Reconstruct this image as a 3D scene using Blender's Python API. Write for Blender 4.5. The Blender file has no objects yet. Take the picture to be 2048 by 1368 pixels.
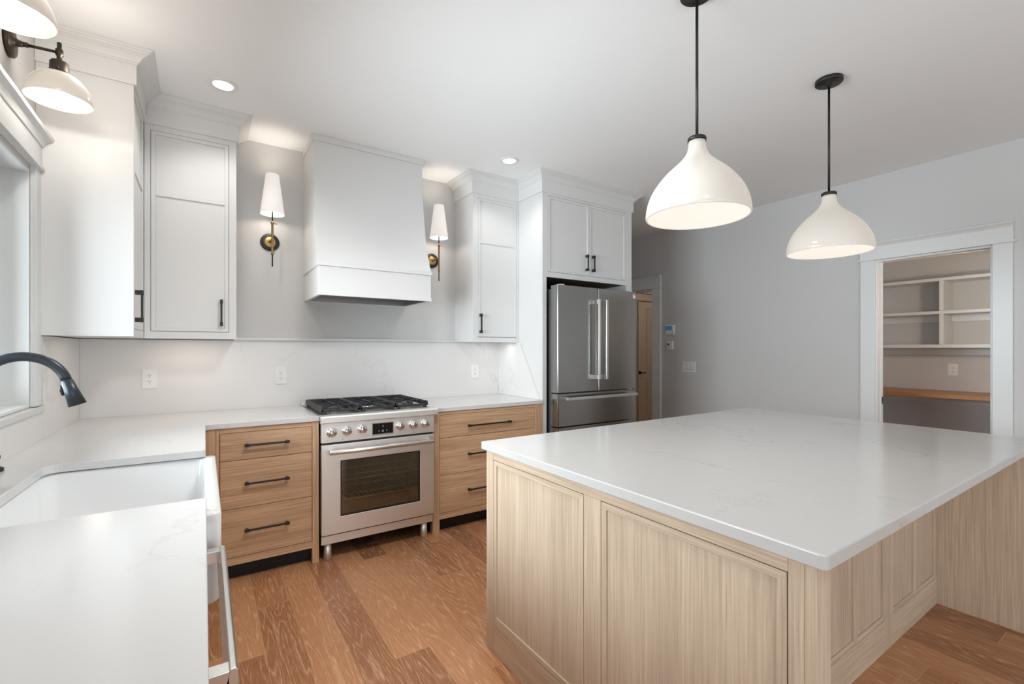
import bpy, bmesh, math, random
from mathutils import Vector, Matrix
S = bpy.context.scene
COL = S.collection
R = math.radians

# ------------------------------------------------------------------ camera
cam_d = bpy.data.cameras.new('camera')
cam_d.sensor_fit = 'HORIZONTAL'; cam_d.sensor_width = 36.0
cam_d.lens = 925.2448 / 2048 * 36.0
cam_d.shift_y = 14.93 / 2048
cam_d.clip_start = 0.02
cam = bpy.data.objects.new('camera', cam_d); COL.objects.link(cam)
cam.location = (0.6463, -3.7639, 1.3311)
cam.rotation_euler = (R(90), 0, R(-33.6162))
S.camera = cam

# ------------------------------------------------------------------ view
S.view_settings.view_transform = 'Standard'
S.view_settings.look = 'None'
S.view_settings.gamma = 1.0
S.view_settings.use_curve_mapping = False
S.view_settings.exposure = 0.33
S.cycles.use_denoising = True
S.cycles.max_bounces = 10
S.cycles.diffuse_bounces = 6
S.cycles.glossy_bounces = 4
S.cycles.transmission_bounces = 6
S.cycles.sample_clamp_indirect = 6
S.cycles.caustics_reflective = False
S.cycles.caustics_refractive = False

# ------------------------------------------------------------------ world (bright overcast sky outside)
W = bpy.data.worlds.new('world'); S.world = W; W.use_nodes = True
wn = W.node_tree; wn.nodes.clear()
wo = wn.nodes.new('ShaderNodeOutputWorld'); wb = wn.nodes.new('ShaderNodeBackground')
wb.inputs[0].default_value = (0.86, 0.93, 1.0, 1); wb.inputs[1].default_value = 1.6
wn.links.new(wb.outputs[0], wo.inputs[0])

# ------------------------------------------------------------------ large lights: daylight at the windows, plus an added side fill
def area(name, loc, rot, sx, sy, power, color=(1, 1, 1), spread=180):
    l = bpy.data.lights.new(name, 'AREA'); l.shape = 'RECTANGLE'; l.size = sx; l.size_y = sy
    l.energy = power; l.color = color; l.spread = R(spread)
    o = bpy.data.objects.new(name, l); COL.objects.link(o); o.location = loc
    o.rotation_euler = rot
    return o
def point(name, loc, power, color=(1, .86, .7), rad=.03):
    l = bpy.data.lights.new(name, 'POINT'); l.energy = power; l.color = color; l.shadow_soft_size = rad
    o = bpy.data.objects.new(name, l); COL.objects.link(o); o.location = loc
    return o
def spot(name, loc, power, angle=130, blend=.6, color=(1, .985, .965), rad=.04):
    l = bpy.data.lights.new(name, 'SPOT'); l.energy = power; l.color = color; l.shadow_soft_size = rad
    l.spot_size = R(angle); l.spot_blend = blend
    o = bpy.data.objects.new(name, l); COL.objects.link(o); o.location = loc
    return o
DAY = (0.84, 0.93, 1.0)
area('daylight_sink_window', (-0.42, -1.81, 1.58), (0, R(-100), 0), 1.15, 2.0, 112, DAY)
area('daylight_patio_left', (1.35, -7.85, 1.35), (R(105), 0, 0), 2.2, 2.1, 17, DAY)
area('daylight_side_fill', (-.05, -5.9, 1.25), (0, R(-112), 0), 2.1, 2.2, 68, DAY)  # added fill from the left behind the camera, brightens the island end
area('daylight_patio_right', (4.05, -7.85, 1.35), (R(105), 0, 0), 2.2, 2.1, 4, DAY)

# ------------------------------------------------------------------ materials
MATS = {}
def nmat(name):
    m = bpy.data.materials.new(name); m.use_nodes = True
    nt = m.node_tree; b = nt.nodes['Principled BSDF']
    MATS[name] = m
    return m, nt, b
def N(nt, t, **kw):
    n = nt.nodes.new(t)
    for k, v in kw.items(): setattr(n, k, v)
    return n
def math_(nt, op, a, b=None):
    n = N(nt, 'ShaderNodeMath', operation=op)
    for i, v in enumerate((a, b)):
        if v is None: continue
        if isinstance(v, (int, float)): n.inputs[i].default_value = v
        else: nt.links.new(v, n.inputs[i])
    return n.outputs[0]
def mixc(nt, fac, a, b, mode='MIX'):
    n = N(nt, 'ShaderNodeMix', data_type='RGBA', blend_type=mode)
    for i, v in ((0, fac), (6, a), (7, b)):
        if isinstance(v, (int, float)): n.inputs[i].default_value = v
        elif isinstance(v, tuple): n.inputs[i].default_value = (*v, 1)
        else: nt.links.new(v, n.inputs[i])
    return n.outputs[2]
def ramp(nt, v, stops):
    n = N(nt, 'ShaderNodeValToRGB'); cr = n.color_ramp
    while len(cr.elements) < len(stops): cr.elements.new(.5)
    for e, (p, c) in zip(cr.elements, stops): e.position = p; e.color = (*c, 1) if len(c) == 3 else c
    nt.links.new(v, n.inputs[0]); return n.outputs[0]
def plain(name, col, rough=.5, metal=0, bump=0, bscale=300, spec=.5, coat=0):
    m, nt, b = nmat(name)
    b.inputs['Roughness'].default_value = rough; b.inputs['Metallic'].default_value = metal
    b.inputs['Specular IOR Level'].default_value = spec
    b.inputs['Coat Weight'].default_value = coat
    g = N(nt, 'ShaderNodeNewGeometry'); no = N(nt, 'ShaderNodeTexNoise'); no.inputs['Scale'].default_value = 3.0
    nt.links.new(g.outputs['Position'], no.inputs['Vector'])
    c = mixc(nt, no.outputs[0], tuple(x * .985 for x in col), tuple(min(1, x * 1.015) for x in col))
    nt.links.new(c, b.inputs['Base Color'])
    if bump:
        n2 = N(nt, 'ShaderNodeTexNoise'); n2.inputs['Scale'].default_value = bscale
        nt.links.new(g.outputs['Position'], n2.inputs['Vector'])
        bp = N(nt, 'ShaderNodeBump'); bp.inputs['Strength'].default_value = bump; bp.inputs['Distance'].default_value = .001
        nt.links.new(n2.outputs[0], bp.inputs['Height']); nt.links.new(bp.outputs[0], b.inputs['Normal'])
    return m
def wood(name, light, dark, grain, rough=.45, contrast=1.0):
    """rift oak; grain = world axis the fibres follow"""
    m, nt, b = nmat(name); L = nt.links.new
    g = N(nt, 'ShaderNodeNewGeometry'); oi = N(nt, 'ShaderNodeObjectInfo')
    add = N(nt, 'ShaderNodeVectorMath', operation='MULTIPLY_ADD')
    cmb = N(nt, 'ShaderNodeCombineXYZ')
    for i in range(3): L(math_(nt, 'MULTIPLY', oi.outputs['Random'], 7.0 + i), cmb.inputs[i])
    add.inputs[1].default_value = (1, 1, 1); L(g.outputs['Position'], add.inputs[0]); L(cmb.outputs[0], add.inputs[2])
    def stretched(s, al):
        mp = N(nt, 'ShaderNodeMapping'); sc = [s, s, s]; sc['xyz'.index(grain)] = al
        mp.inputs['Scale'].default_value = sc; L(add.outputs[0], mp.inputs['Vector']); return mp.outputs[0]
    n1 = N(nt, 'ShaderNodeTexNoise'); n1.inputs['Scale'].default_value = 1; n1.inputs['Detail'].default_value = 4
    L(stretched(140, 3.0), n1.inputs['Vector'])
    n2 = N(nt, 'ShaderNodeTexNoise'); n2.inputs['Scale'].default_value = 1; n2.inputs['Detail'].default_value = 3; n2.inputs['Distortion'].default_value = .6
    L(stretched(16, .55), n2.inputs['Vector'])
    n3 = N(nt, 'ShaderNodeTexNoise'); n3.inputs['Scale'].default_value = 1; n3.inputs['Detail'].default_value = 1
    L(stretched(330, 7), n3.inputs['Vector'])
    v = math_(nt, 'ADD', math_(nt, 'MULTIPLY', n1.outputs[0], .46), math_(nt, 'MULTIPLY', n2.outputs[0], .28))
    v = math_(nt, 'ADD', v, math_(nt, 'MULTIPLY', n3.outputs[0], .26))
    mid = tuple((a + c) / 2 for a, c in zip(light, dark))
    c = ramp(nt, v, [(.5 - .125 / contrast, dark), (.5, mid), (.5 + .115 / contrast, light)])
    tint = math_(nt, 'ADD', .95, math_(nt, 'MULTIPLY', oi.outputs['Random'], .10))
    hs = N(nt, 'ShaderNodeHueSaturation'); L(c, hs.inputs['Color']); L(tint, hs.inputs['Value'])
    L(hs.outputs[0], b.inputs['Base Color']); b.inputs['Roughness'].default_value = rough
    bp = N(nt, 'ShaderNodeBump'); bp.inputs['Strength'].default_value = .12; bp.inputs['Distance'].default_value = .001
    L(v, bp.inputs['Height']); L(bp.outputs[0], b.inputs['Normal'])
    return m
def quartz(name, base=(.64, .638, .63), vein=(.40, .38, .35), rough=.16, seed=0.0, vs=.24):
    m, nt, b = nmat(name); L = nt.links.new
    g = N(nt, 'ShaderNodeNewGeometry')
    off = N(nt, 'ShaderNodeVectorMath', operation='ADD'); off.inputs[1].default_value = (seed, seed * .7, seed * .3)
    L(g.outputs['Position'], off.inputs[0])
    w = N(nt, 'ShaderNodeTexNoise'); w.inputs['Scale'].default_value = 1.6; w.inputs['Detail'].default_value = 6; w.inputs['Roughness'].default_value = .6
    L(off.outputs[0], w.inputs['Vector'])
    ma = N(nt, 'ShaderNodeVectorMath', operation='MULTIPLY_ADD'); ma.inputs[1].default_value = (.9, .9, .9)
    L(w.outputs[1], ma.inputs[0]); L(off.outputs[0], ma.inputs[2])
    def veins(scale, width):
        mp = N(nt, 'ShaderNodeMapping'); mp.inputs['Rotation'].default_value = (.5, .4, .9); mp.inputs['Scale'].default_value = (scale, scale * .45, scale)
        L(ma.outputs[0], mp.inputs['Vector'])
        vo = N(nt, 'ShaderNodeTexVoronoi', feature='DISTANCE_TO_EDGE'); vo.inputs['Scale'].default_value = 1
        L(mp.outputs[0], vo.inputs['Vector'])
        return ramp(nt, vo.outputs['Distance'], [(0, (1, 1, 1)), (width, (0, 0, 0))])
    n2 = N(nt, 'ShaderNodeTexNoise'); n2.inputs['Scale'].default_value = 2.2; L(off.outputs[0], n2.inputs['Vector'])
    mask = ramp(nt, n2.outputs[0], [(.45, (0, 0, 0)), (.66, (1, 1, 1))])
    f1 = math_(nt, 'MULTIPLY', veins(1.5, .016), mask)
    f2 = math_(nt, 'MULTIPLY', veins(3.1, .012), mask)
    f = math_(nt, 'MINIMUM', math_(nt, 'ADD', math_(nt, 'MULTIPLY', f1, vs), math_(nt, 'MULTIPLY', f2, vs * .5)), 1.0)
    n3 = N(nt, 'ShaderNodeTexNoise'); n3.inputs['Scale'].default_value = 2.0; L(off.outputs[0], n3.inputs['Vector'])
    c0 = mixc(nt, n3.outputs[0], tuple(x * .975 for x in base), base)
    L(mixc(nt, f, c0, vein), b.inputs['Base Color'])
    b.inputs['Roughness'].default_value = rough; b.inputs['Specular IOR Level'].default_value = .45
    return m
def steel(name, col=(.84, .83, .80), rough=.47, axis='x'):
    m, nt, b = nmat(name); L = nt.links.new
    g = N(nt, 'ShaderNodeNewGeometry'); mp = N(nt, 'ShaderNodeMapping')
    sc = [700, 700, 700]; sc['xyz'.index(axis)] = 6; mp.inputs['Scale'].default_value = sc
    L(g.outputs['Position'], mp.inputs['Vector'])
    n = N(nt, 'ShaderNodeTexNoise'); n.inputs['Scale'].default_value = 1; n.inputs['Detail'].default_value = 2; L(mp.outputs[0], n.inputs['Vector'])
    L(mixc(nt, n.outputs[0], tuple(x * .93 for x in col), tuple(min(1, x * 1.07) for x in col)), b.inputs['Base Color'])
    L(math_(nt, 'ADD', rough - .05, math_(nt, 'MULTIPLY', n.outputs[0], .1)), b.inputs['Roughness'])
    b.inputs['Metallic'].default_value = 1
    return m
def emis(name, col, strength, base=(.9, .9, .9), rough=.3):
    m, nt, b = nmat(name)
    n = N(nt, 'ShaderNodeTexNoise'); n.inputs['Scale'].default_value = 8
    c = mixc(nt, n.outputs[0], tuple(x * .99 for x in base), base); nt.links.new(c, b.inputs['Base Color'])
    b.inputs['Roughness'].default_value = rough
    b.inputs['Emission Color'].default_value = (*col, 1); b.inputs['Emission Strength'].default_value = strength
    return m
def floor_mat():
    m, nt, b = nmat('oak_floor'); L = nt.links.new
    g = N(nt, 'ShaderNodeNewGeometry'); sp = N(nt, 'ShaderNodeSeparateXYZ'); L(g.outputs['Position'], sp.inputs[0])
    PW, PL = .154, 1.45
    xs = math_(nt, 'DIVIDE', math_(nt, 'SUBTRACT', sp.outputs[0], .099), PW)
    ix = math_(nt, 'FLOOR', xs); fx = math_(nt, 'FRACT', xs)
    wn1 = N(nt, 'ShaderNodeTexWhiteNoise', noise_dimensions='1D'); L(ix, wn1.inputs['W'])
    ys = math_(nt, 'ADD', math_(nt, 'DIVIDE', sp.outputs[1], PL), math_(nt, 'MULTIPLY', wn1.outputs[0], 5.0))
    iy = math_(nt, 'FLOOR', ys); fy = math_(nt, 'FRACT', ys)
    cid = N(nt, 'ShaderNodeCombineXYZ'); L(ix, cid.inputs[0]); L(iy, cid.inputs[1])
    wn2 = N(nt, 'ShaderNodeTexWhiteNoise', noise_dimensions='2D'); L(cid.outputs[0], wn2.inputs['Vector'])
    rnd = wn2.outputs[0]
    # coordinates of one plank, shifted at random
    cc = N(nt, 'ShaderNodeCombineXYZ')
    L(math_(nt, 'ADD', sp.outputs[0], math_(nt, 'MULTIPLY', rnd, 31.0)), cc.inputs[0])
    L(math_(nt, 'ADD', sp.outputs[1], math_(nt, 'MULTIPLY', rnd, 17.0)), cc.inputs[1])
    mp = N(nt, 'ShaderNodeMapping'); mp.inputs['Scale'].default_value = (8.5, .75, 1); L(cc.outputs[0], mp.inputs['Vector'])
    n1 = N(nt, 'ShaderNodeTexNoise'); n1.inputs['Scale'].default_value = 1; n1.inputs['Detail'].default_value = 2.5; n1.inputs['Roughness'].default_value = .45
    L(mp.outputs[0], n1.inputs['Vector'])
    rings = math_(nt, 'FRACT', math_(nt, 'MULTIPLY', n1.outputs[0], 21.0))
    tri = math_(nt, 'ABSOLUTE', math_(nt, 'SUBTRACT', rings, .5))          # 0 .. .5
    pore = N(nt, 'ShaderNodeTexNoise'); pore.inputs['Scale'].default_value = 1; pore.inputs['Detail'].default_value = 3
    mp2 = N(nt, 'ShaderNodeMapping'); mp2.inputs['Scale'].default_value = (260, 16, 1); L(cc.outputs[0], mp2.inputs['Vector']); L(mp2.outputs[0], pore.inputs['Vector'])
    line = ramp(nt, tri, [(0, (1, 1, 1)), (.10, (.35, .35, .35)), (.24, (0, 0, 0))])
    pm = ramp(nt, pore.outputs[0], [(.42, (0, 0, 0)), (.66, (1, 1, 1))])
    lime = math_(nt, 'MINIMUM', math_(nt, 'ADD', math_(nt, 'MULTIPLY', line, math_(nt, 'ADD', .35, math_(nt, 'MULTIPLY', pm, .6))), math_(nt, 'MULTIPLY', pm, .28)), 1.0)
    basec = ramp(nt, rnd, [(0, (.25, .095, .038)), (.35, (.35, .140, .056)), (.7, (.44, .19, .078)), (1, (.55, .27, .125))])
    n4 = N(nt, 'ShaderNodeTexNoise'); n4.inputs['Scale'].default_value = 3.5; n4.inputs['Detail'].default_value = 3; L(cc.outputs[0], n4.inputs['Vector'])
    basec = mixc(nt, n4.outputs[0], mixc(nt, .25, basec, (.12, .045, .02)), basec)
    col = mixc(nt, math_(nt, 'MULTIPLY', lime, .60), basec, (.80, .53, .33))
    # knots
    vk = N(nt, 'ShaderNodeTexVoronoi'); vk.inputs['Scale'].default_value = 2.3; vk.inputs['Randomness'].default_value = 1
    mk = N(nt, 'ShaderNodeMapping'); mk.inputs['Scale'].default_value = (1.6, .8, 1); L(cc.outputs[0], mk.inputs['Vector']); L(mk.outputs[0], vk.inputs['Vector'])
    kn = ramp(nt, vk.outputs['Distance'], [(0, (1, 1, 1)), (.028, (.6, .6, .6)), (.055, (0, 0, 0))])
    col = mixc(nt, math_(nt, 'MULTIPLY', kn, .8), col, (.05, .022, .012))
    # seams
    ex = math_(nt, 'MINIMUM', fx, math_(nt, 'SUBTRACT', 1.0, fx)); ey = math_(nt, 'MINIMUM', fy, math_(nt, 'SUBTRACT', 1.0, fy))
    sx = math_(nt, 'LESS_THAN', ex, .0075); sy = math_(nt, 'LESS_THAN', ey, .0010)
    seam = math_(nt, 'MAXIMUM', sx, sy)
    col = mixc(nt, math_(nt, 'MULTIPLY', seam, .55), col, (.62, .38, .2))
    L(col, b.inputs['Base Color'])
    L(math_(nt, 'ADD', .34, math_(nt, 'MULTIPLY', lime, .15)), b.inputs['Roughness'])
    bp = N(nt, 'ShaderNodeBump'); bp.inputs['Strength'].default_value = .25; bp.inputs['Distance'].default_value = .002
    L(math_(nt, 'SUBTRACT', math_(nt, 'MULTIPLY', lime, -.5), math_(nt, 'MULTIPLY', seam, 1.0)), bp.inputs['Height']); L(bp.outputs[0], b.inputs['Normal'])
    return m

m_wall = plain('wall_paint', (.60, .595, .585), .7, bump=.08, bscale=180)
m_wallR = m_wall
m_ceil = plain('ceiling_paint', (.88, .89, .89), .8, bump=.05, bscale=150)
m_trim = plain('trim_paint', (.72, .73, .72), .35)
m_cab = plain('cabinet_paint', (.70, .70, .69), .38)
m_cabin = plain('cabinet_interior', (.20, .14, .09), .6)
m_floor = floor_mat()
LT, DK = (.70, .465, .29), (.42, .26, .15)
m_oakH = wood('oak_horizontal', LT, DK, 'x', contrast=1.0)
m_oakV = wood('oak_vertical', LT, DK, 'z', contrast=1.0)
m_oakY = wood('oak_along', LT, DK, 'y', contrast=1.0)
IL, ID = (.66, .53, .40), (.46, .355, .255)
m_isV = wood('island_oak_vertical', IL, ID, 'z')
m_isY = wood('island_oak_along', IL, ID, 'y')
m_isX = wood('island_oak_across', IL, ID, 'x')
m_butch = wood('butcher_block', (.50, .24, .08), (.33, .14, .045), 'y', rough=.35)
m_quartz = quartz('quartz')
m_splash = quartz('quartz_splash', (.74, .73, .72), vein=(.48, .44, .39), rough=.2, seed=4.3, vs=.4)
m_steel = steel('brushed_steel')
m_steelV = steel('brushed_steel_vertical', (.34, .34, .335), .19, 'z')
m_steelD = steel('dark_steel', (.30, .29, .275), .35)
m_chrome = plain('chrome', (.82, .82, .82), .1, 1)
m_handle = plain('handle_steel', (.74, .735, .72), .27, 1)
m_black = plain('matte_black', (.013, .012, .011), .45)
m_bronze = plain('dark_bronze', (.055, .042, .034), .38, .7)
m_iron = plain('cast_iron', (.02, .02, .021), .5, bump=.3, bscale=500)
m_faucet = plain('faucet_black', (.028, .036, .042), .34, .35)
m_brass = plain('aged_brass', (.46, .30, .12), .34, 1)
m_brassD = plain('dark_brass', (.30, .215, .115), .35, 1)
m_porc = plain('white_fireclay', (.80, .81, .81), .12, coat=.3)
m_toe = plain('toe_kick_black', (.006, .006, .007), .6)
m_dark = plain('dark_void', (.012, .011, .01), .7)
m_plate = plain('white_plastic', (.80, .80, .79), .35)
m_slot = plain('slot_dark', (.03, .03, .03), .5)
m_blue = emis('blue_screen', (.08, .24, .46), .16, (.05, .14, .26))
m_shade = emis('linen_shade', (1, .93, .86), .38, (.66, .64, .62), .8)
m_glassO = emis('milk_glass', (1, .88, .74), .24, (.46, .445, .42), .12)
m_glassI = emis('milk_glass_inside', (1, .92, .80), .56, (.60, .58, .55), .3)
m_glassS = emis('sconce_glass', (1, .87, .72), .24, (.46, .44, .41), .12)
m_glassSI = emis('sconce_glass_inside', (1, .95, .89), .5, (.5, .49, .47), .3)
m_bulb = emis('lit_bulb', (1, .95, .88), 2.5, (1, 1, 1))
m_led = emis('lit_led', (1, .97, .92), 3.0, (1, 1, 1))
m_doorw = plain('hall_door_paint', (.50, .44, .38), .45)
m_rack = plain('rack_wire', (.78, .72, .62), .35, .35)
m_label = plain('paper_label', (.85, .85, .85), .5)
m_ovenin = plain('oven_enamel', (.05, .052, .062), .35)
m_disp = plain('display_glass', (.006, .006, .008), .08)
m_digit = emis('display_digit', (.6, .65, .7), .5, (.3, .3, .3))
def glass(name, tint=(.75, .8, .78), refl=.5):
    m, nt, b = nmat(name); nt.nodes.remove(b)
    out = nt.nodes['Material Output']
    t = N(nt, 'ShaderNodeBsdfTransparent'); t.inputs[0].default_value = (*tint, 1)
    gl = N(nt, 'ShaderNodeBsdfGlossy'); gl.inputs['Roughness'].default_value = .03; gl.inputs[0].default_value = (.9, .95, .92, 1)
    fr = N(nt, 'ShaderNodeFresnel'); fr.inputs[0].default_value = 1.6
    mx = N(nt, 'ShaderNodeMixShader'); nt.links.new(math_(nt, 'MINIMUM', math_(nt, 'ADD', fr.outputs[0], refl), 1.0), mx.inputs[0])
    nt.links.new(t.outputs[0], mx.inputs[1]); nt.links.new(gl.outputs[0], mx.inputs[2]); nt.links.new(mx.outputs[0], out.inputs[0])
    return m
m_pane = glass('window_glass', (.97, .98, .98), .0)
m_oveng = glass('oven_glass', (.72, .76, .73), .10)

# ------------------------------------------------------------------ mesh helpers
class MB:
    """collects shapes into one mesh. frame: how local (a, b, o) maps to the world:
       a = along the face, b = up, o = out of the face"""
    def __init__(s, frame=None):
        s.bm = bmesh.new(); s.f = frame or (lambda a, b, o: (a, b, o))
    def box(s, a0, a1, b0, b1, c0, c1):
        v = []
        for c in (c0, c1):
            for (a, b) in ((a0, b0), (a1, b0), (a1, b1), (a0, b1)): v.append(s.bm.verts.new(s.f(a, b, c)))
        for q in ((0, 1, 2, 3), (7, 6, 5, 4), (0, 4, 5, 1), (1, 5, 6, 2), (2, 6, 7, 3), (3, 7, 4, 0)):
            s.bm.faces.new([v[i] for i in q])
        return s
    def ring(s, a0, a1, b0, b1, w, c0, c1):
        """rectangular frame of rail width w (or 4 widths: left, right, bottom, top)"""
        l, r, bt, t = (w, w, w, w) if not isinstance(w, tuple) else w
        O = [(a0, b0), (a1, b0), (a1, b1), (a0, b1)]; I = [(a0 + l, b0 + bt), (a1 - r, b0 + bt), (a1 - r, b1 - t), (a0 + l, b1 - t)]
        vo = [[s.bm.verts.new(s.f(a, b, c)) for a, b in O] for c in (c0, c1)]
        vi = [[s.bm.verts.new(s.f(a, b, c)) for a, b in I] for c in (c0, c1)]
        for i in range(4):
            j = (i + 1) % 4
            s.bm.faces.new((vo[1][i], vo[1][j], vi[1][j], vi[1][i])); s.bm.faces.new((vo[0][j], vo[0][i], vi[0][i], vi[0][j]))
            s.bm.faces.new((vo[0][i], vo[0][j], vo[1][j], vo[1][i])); s.bm.faces.new((vi[0][j], vi[0][i], vi[1][i], vi[1][j]))
        return s
    def prism(s, pts, c0, c1):
        lo = [s.bm.verts.new(s.f(a, b, c0)) for a, b in pts]; hi = [s.bm.verts.new(s.f(a, b, c1)) for a, b in pts]
        n = len(pts); s.bm.faces.new(lo[::-1]); s.bm.faces.new(hi)
        for i in range(n): s.bm.faces.new((lo[i], lo[(i + 1) % n], hi[(i + 1) % n], hi[i]))
        return s
    def lathe(s, prof, c=(0, 0, 0), axis='z', seg=40, close=False, smooth=True):
        """prof: (radius, height) along axis"""
        c = Vector(c); rings = []
        for r, h in prof:
            rg = []
            for i in range(seg):
                t = 2 * math.pi * i / seg; p = (r * math.cos(t), r * math.sin(t), h)
                if axis == 'x': p = (p[2], p[0], p[1])
                elif axis == 'y': p = (p[0], p[2], p[1])
                elif axis == '-y': p = (p[0], -p[2], p[1])
                rg.append(s.bm.verts.new(c + Vector(p)))
            rings.append(rg)
        fs = []
        pairs = list(zip(rings, rings[1:])) + ([(rings[-1], rings[0])] if close else [])
        for A, B in pairs:
            for i in range(seg):
                j = (i + 1) % seg; fs.append(s.bm.faces.new((A[i], A[j], B[j], B[i])))
        if not close:
            if prof[0][0] > 1e-6: fs.append(s.bm.faces.new(rings[0][::-1]))
            if prof[-1][0] > 1e-6: fs.append(s.bm.faces.new(rings[-1]))
        if smooth:
            for f in fs: f.smooth = len(f.verts) == 4
        return s
    def cyl(s, c, r, h0, h1, axis='z', seg=28): return s.lathe([(r, h0), (r, h1)], c, axis, seg)
    def tube(s, pts, r, seg=14):
        pts = [Vector(p) for p in pts]; rr = r if isinstance(r, (list, tuple)) else [r] * len(pts)
        prev = None; rings = []
        t0 = (pts[1] - pts[0]).normalized(); up = Vector((0, 0, 1)) if abs(t0.z) < .9 else Vector((0, 1, 0))
        nrm = t0.cross(up).normalized()
        for i, p in enumerate(pts):
            t = (pts[min(i + 1, len(pts) - 1)] - pts[max(i - 1, 0)]).normalized()
            nrm = (nrm - t * nrm.dot(t)).normalized(); bi = t.cross(nrm)
            rings.append([s.bm.verts.new(p + (nrm * math.cos(2 * math.pi * k / seg) + bi * math.sin(2 * math.pi * k / seg)) * rr[i]) for k in range(seg)])
        for A, B in zip(rings, rings[1:]):
            for k in range(seg):
                j = (k + 1) % seg; f = s.bm.faces.new((A[k], A[j], B[j], B[k])); f.smooth = True
        s.bm.faces.new(rings[0][::-1]); s.bm.faces.new(rings[-1])
        return s
    def sweep(s, prof, path, seg_range=None):
        """mitred moulding: prof (out, z); path xy; out = right-hand side of travel"""
        P = [Vector((x, y)) for x, y in path]; n = len(P); rings = []
        def nr(i): d = (P[i + 1] - P[i]).normalized(); return Vector((d.y, -d.x))
        lo, hi = seg_range or (0, n - 1)
        for i in range(lo, hi + 1):
            if i == 0: m = nr(0)
            elif i == n - 1: m = nr(n - 2)
            else:
                a, b = nr(i - 1), nr(i); m = (a + b); m = m / (m.dot(a))
            sh = Vector((0, 0))
            if i == lo and i > 0: sh = (P[i + 1] - P[i]).normalized() * .0006
            if i == hi and i < n - 1: sh = (P[i - 1] - P[i]).normalized() * .0006
            rings.append([s.bm.verts.new((P[i].x + m.x * o + sh.x, P[i].y + m.y * o + sh.y, z)) for o, z in prof])
        k = len(prof)
        for A, B in zip(rings, rings[1:]):
            for i in range(k): s.bm.faces.new((A[i], B[i], B[(i + 1) % k], A[(i + 1) % k]))
        s.bm.faces.new(rings[0]); s.bm.faces.new(rings[-1][::-1])
        return s
    def build(s, name, mat, parent=None, bevel=0, seg=2):
        bmesh.ops.recalc_face_normals(s.bm, faces=s.bm.faces)
        me = bpy.data.meshes.new(name)
        o = bpy.data.objects.new(name, me); COL.objects.link(o)
        if parent is not None:
            r = parent
            off = Vector((0, 0, 0))
            while r is not None: off += r.location; r = r.parent
            s.bm.transform(Matrix.Translation(-off)); o.parent = parent
        else:
            vs = [v.co for v in s.bm.verts]
            b = Vector(((min(v.x for v in vs) + max(v.x for v in vs)) / 2, (min(v.y for v in vs) + max(v.y for v in vs)) / 2, min(v.z for v in vs)))
            s.bm.transform(Matrix.Translation(-b)); o.location = b
        s.bm.to_mesh(me); s.bm.free(); me.materials.append(mat)
        if bevel:
            md = o.modifiers.new('bevel', 'BEVEL'); md.width = bevel; md.segments = seg; md.limit_method = 'ANGLE'; md.angle_limit = R(40)
            md.harden_normals = False
        return o
FY = lambda y: (lambda a, b, o: (a, y - o, b))        # face looking to -y (towards the camera)
FXP = lambda x: (lambda a, b, o: (x + o, a, b))       # face looking to +x
FXN = lambda x: (lambda a, b, o: (x - o, a, b))       # face looking to -x
FZ = lambda a, b, o: (a, b, o)
def thing(name, label, cat, loc, group=None):
    o = bpy.data.objects.new(name, None); COL.objects.link(o); o.location = loc; o.empty_display_size = .1
    o['label'] = label; o['category'] = cat
    if group: o['group'] = group
    return o
def tag(o, label, cat, group=None):
    o['label'] = label; o['category'] = cat
    if group: o['group'] = group
    return o
def struct(o): o['kind'] = 'structure'; return o
def lab(o, l): o['label'] = l; return o
def fillet(pts, rad, seg=6):
    """round given corners of a polygon: pts [(x, y, r)]"""
    out = []; n = len(pts)
    for i, (x, y, r) in enumerate(pts):
        if r <= 0: out.append((x, y)); continue
        p = Vector((x, y)); a = Vector(pts[i - 1][:2]); b = Vector(pts[(i + 1) % n][:2])
        u = (a - p).normalized(); w = (b - p).normalized()
        ang = u.angle(w); d = r / math.tan(ang / 2)
        p0, p1 = p + u * d, p + w * d
        c = p + (u + w).normalized() * (r / math.sin(ang / 2))
        a0 = math.atan2(p0.y - c.y, p0.x - c.x); a1 = math.atan2(p1.y - c.y, p1.x - c.x)
        da = (a1 - a0 + math.pi) % (2 * math.pi) - math.pi
        for k in range(seg + 1):
            t = a0 + da * k / seg; out.append((c.x + r * math.cos(t), c.y + r * math.sin(t)))
    return out

def boxes(fr, lst, name, mat, parent, bevel=.001, seg=1):
    for b in lst: MB(fr).box(*b).build(name, mat, parent, bevel, seg)
# ================================================================== THE SETTING
CZ = 2.813; XR = 5.422; YB = -8.0
struct(MB().box(-.2, 7.4, YB - .2, 2.6, -.1, 0).build('floor', m_floor))
struct(MB().box(-.2, 7.4, YB - .2, 2.6, CZ, CZ + .1).build('ceiling', m_ceil))
# back wall behind the range, ends past the fridge
struct(MB().box(-.16, 4.12, .0, .12, 0, CZ).build('wall_back', m_wall))
# left wall with the sink window opening
WY0, WY1, WZ0, WZ1 = -2.76, -.867, 1.073, 2.128
struct(MB().box(-.16, 0, WY1, 0, 0, CZ).box(-.16, 0, -4.8, WY0, 0, CZ).box(-.16, 0, YB, -7.0, 0, CZ).box(-.16, 0, -7.0, -4.8, 2.3, CZ).box(-.16, 0, WY0, WY1, 0, WZ0 - .03).box(-.16, 0, WY0, WY1, WZ1, CZ).build('wall_left', m_wall))
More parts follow.
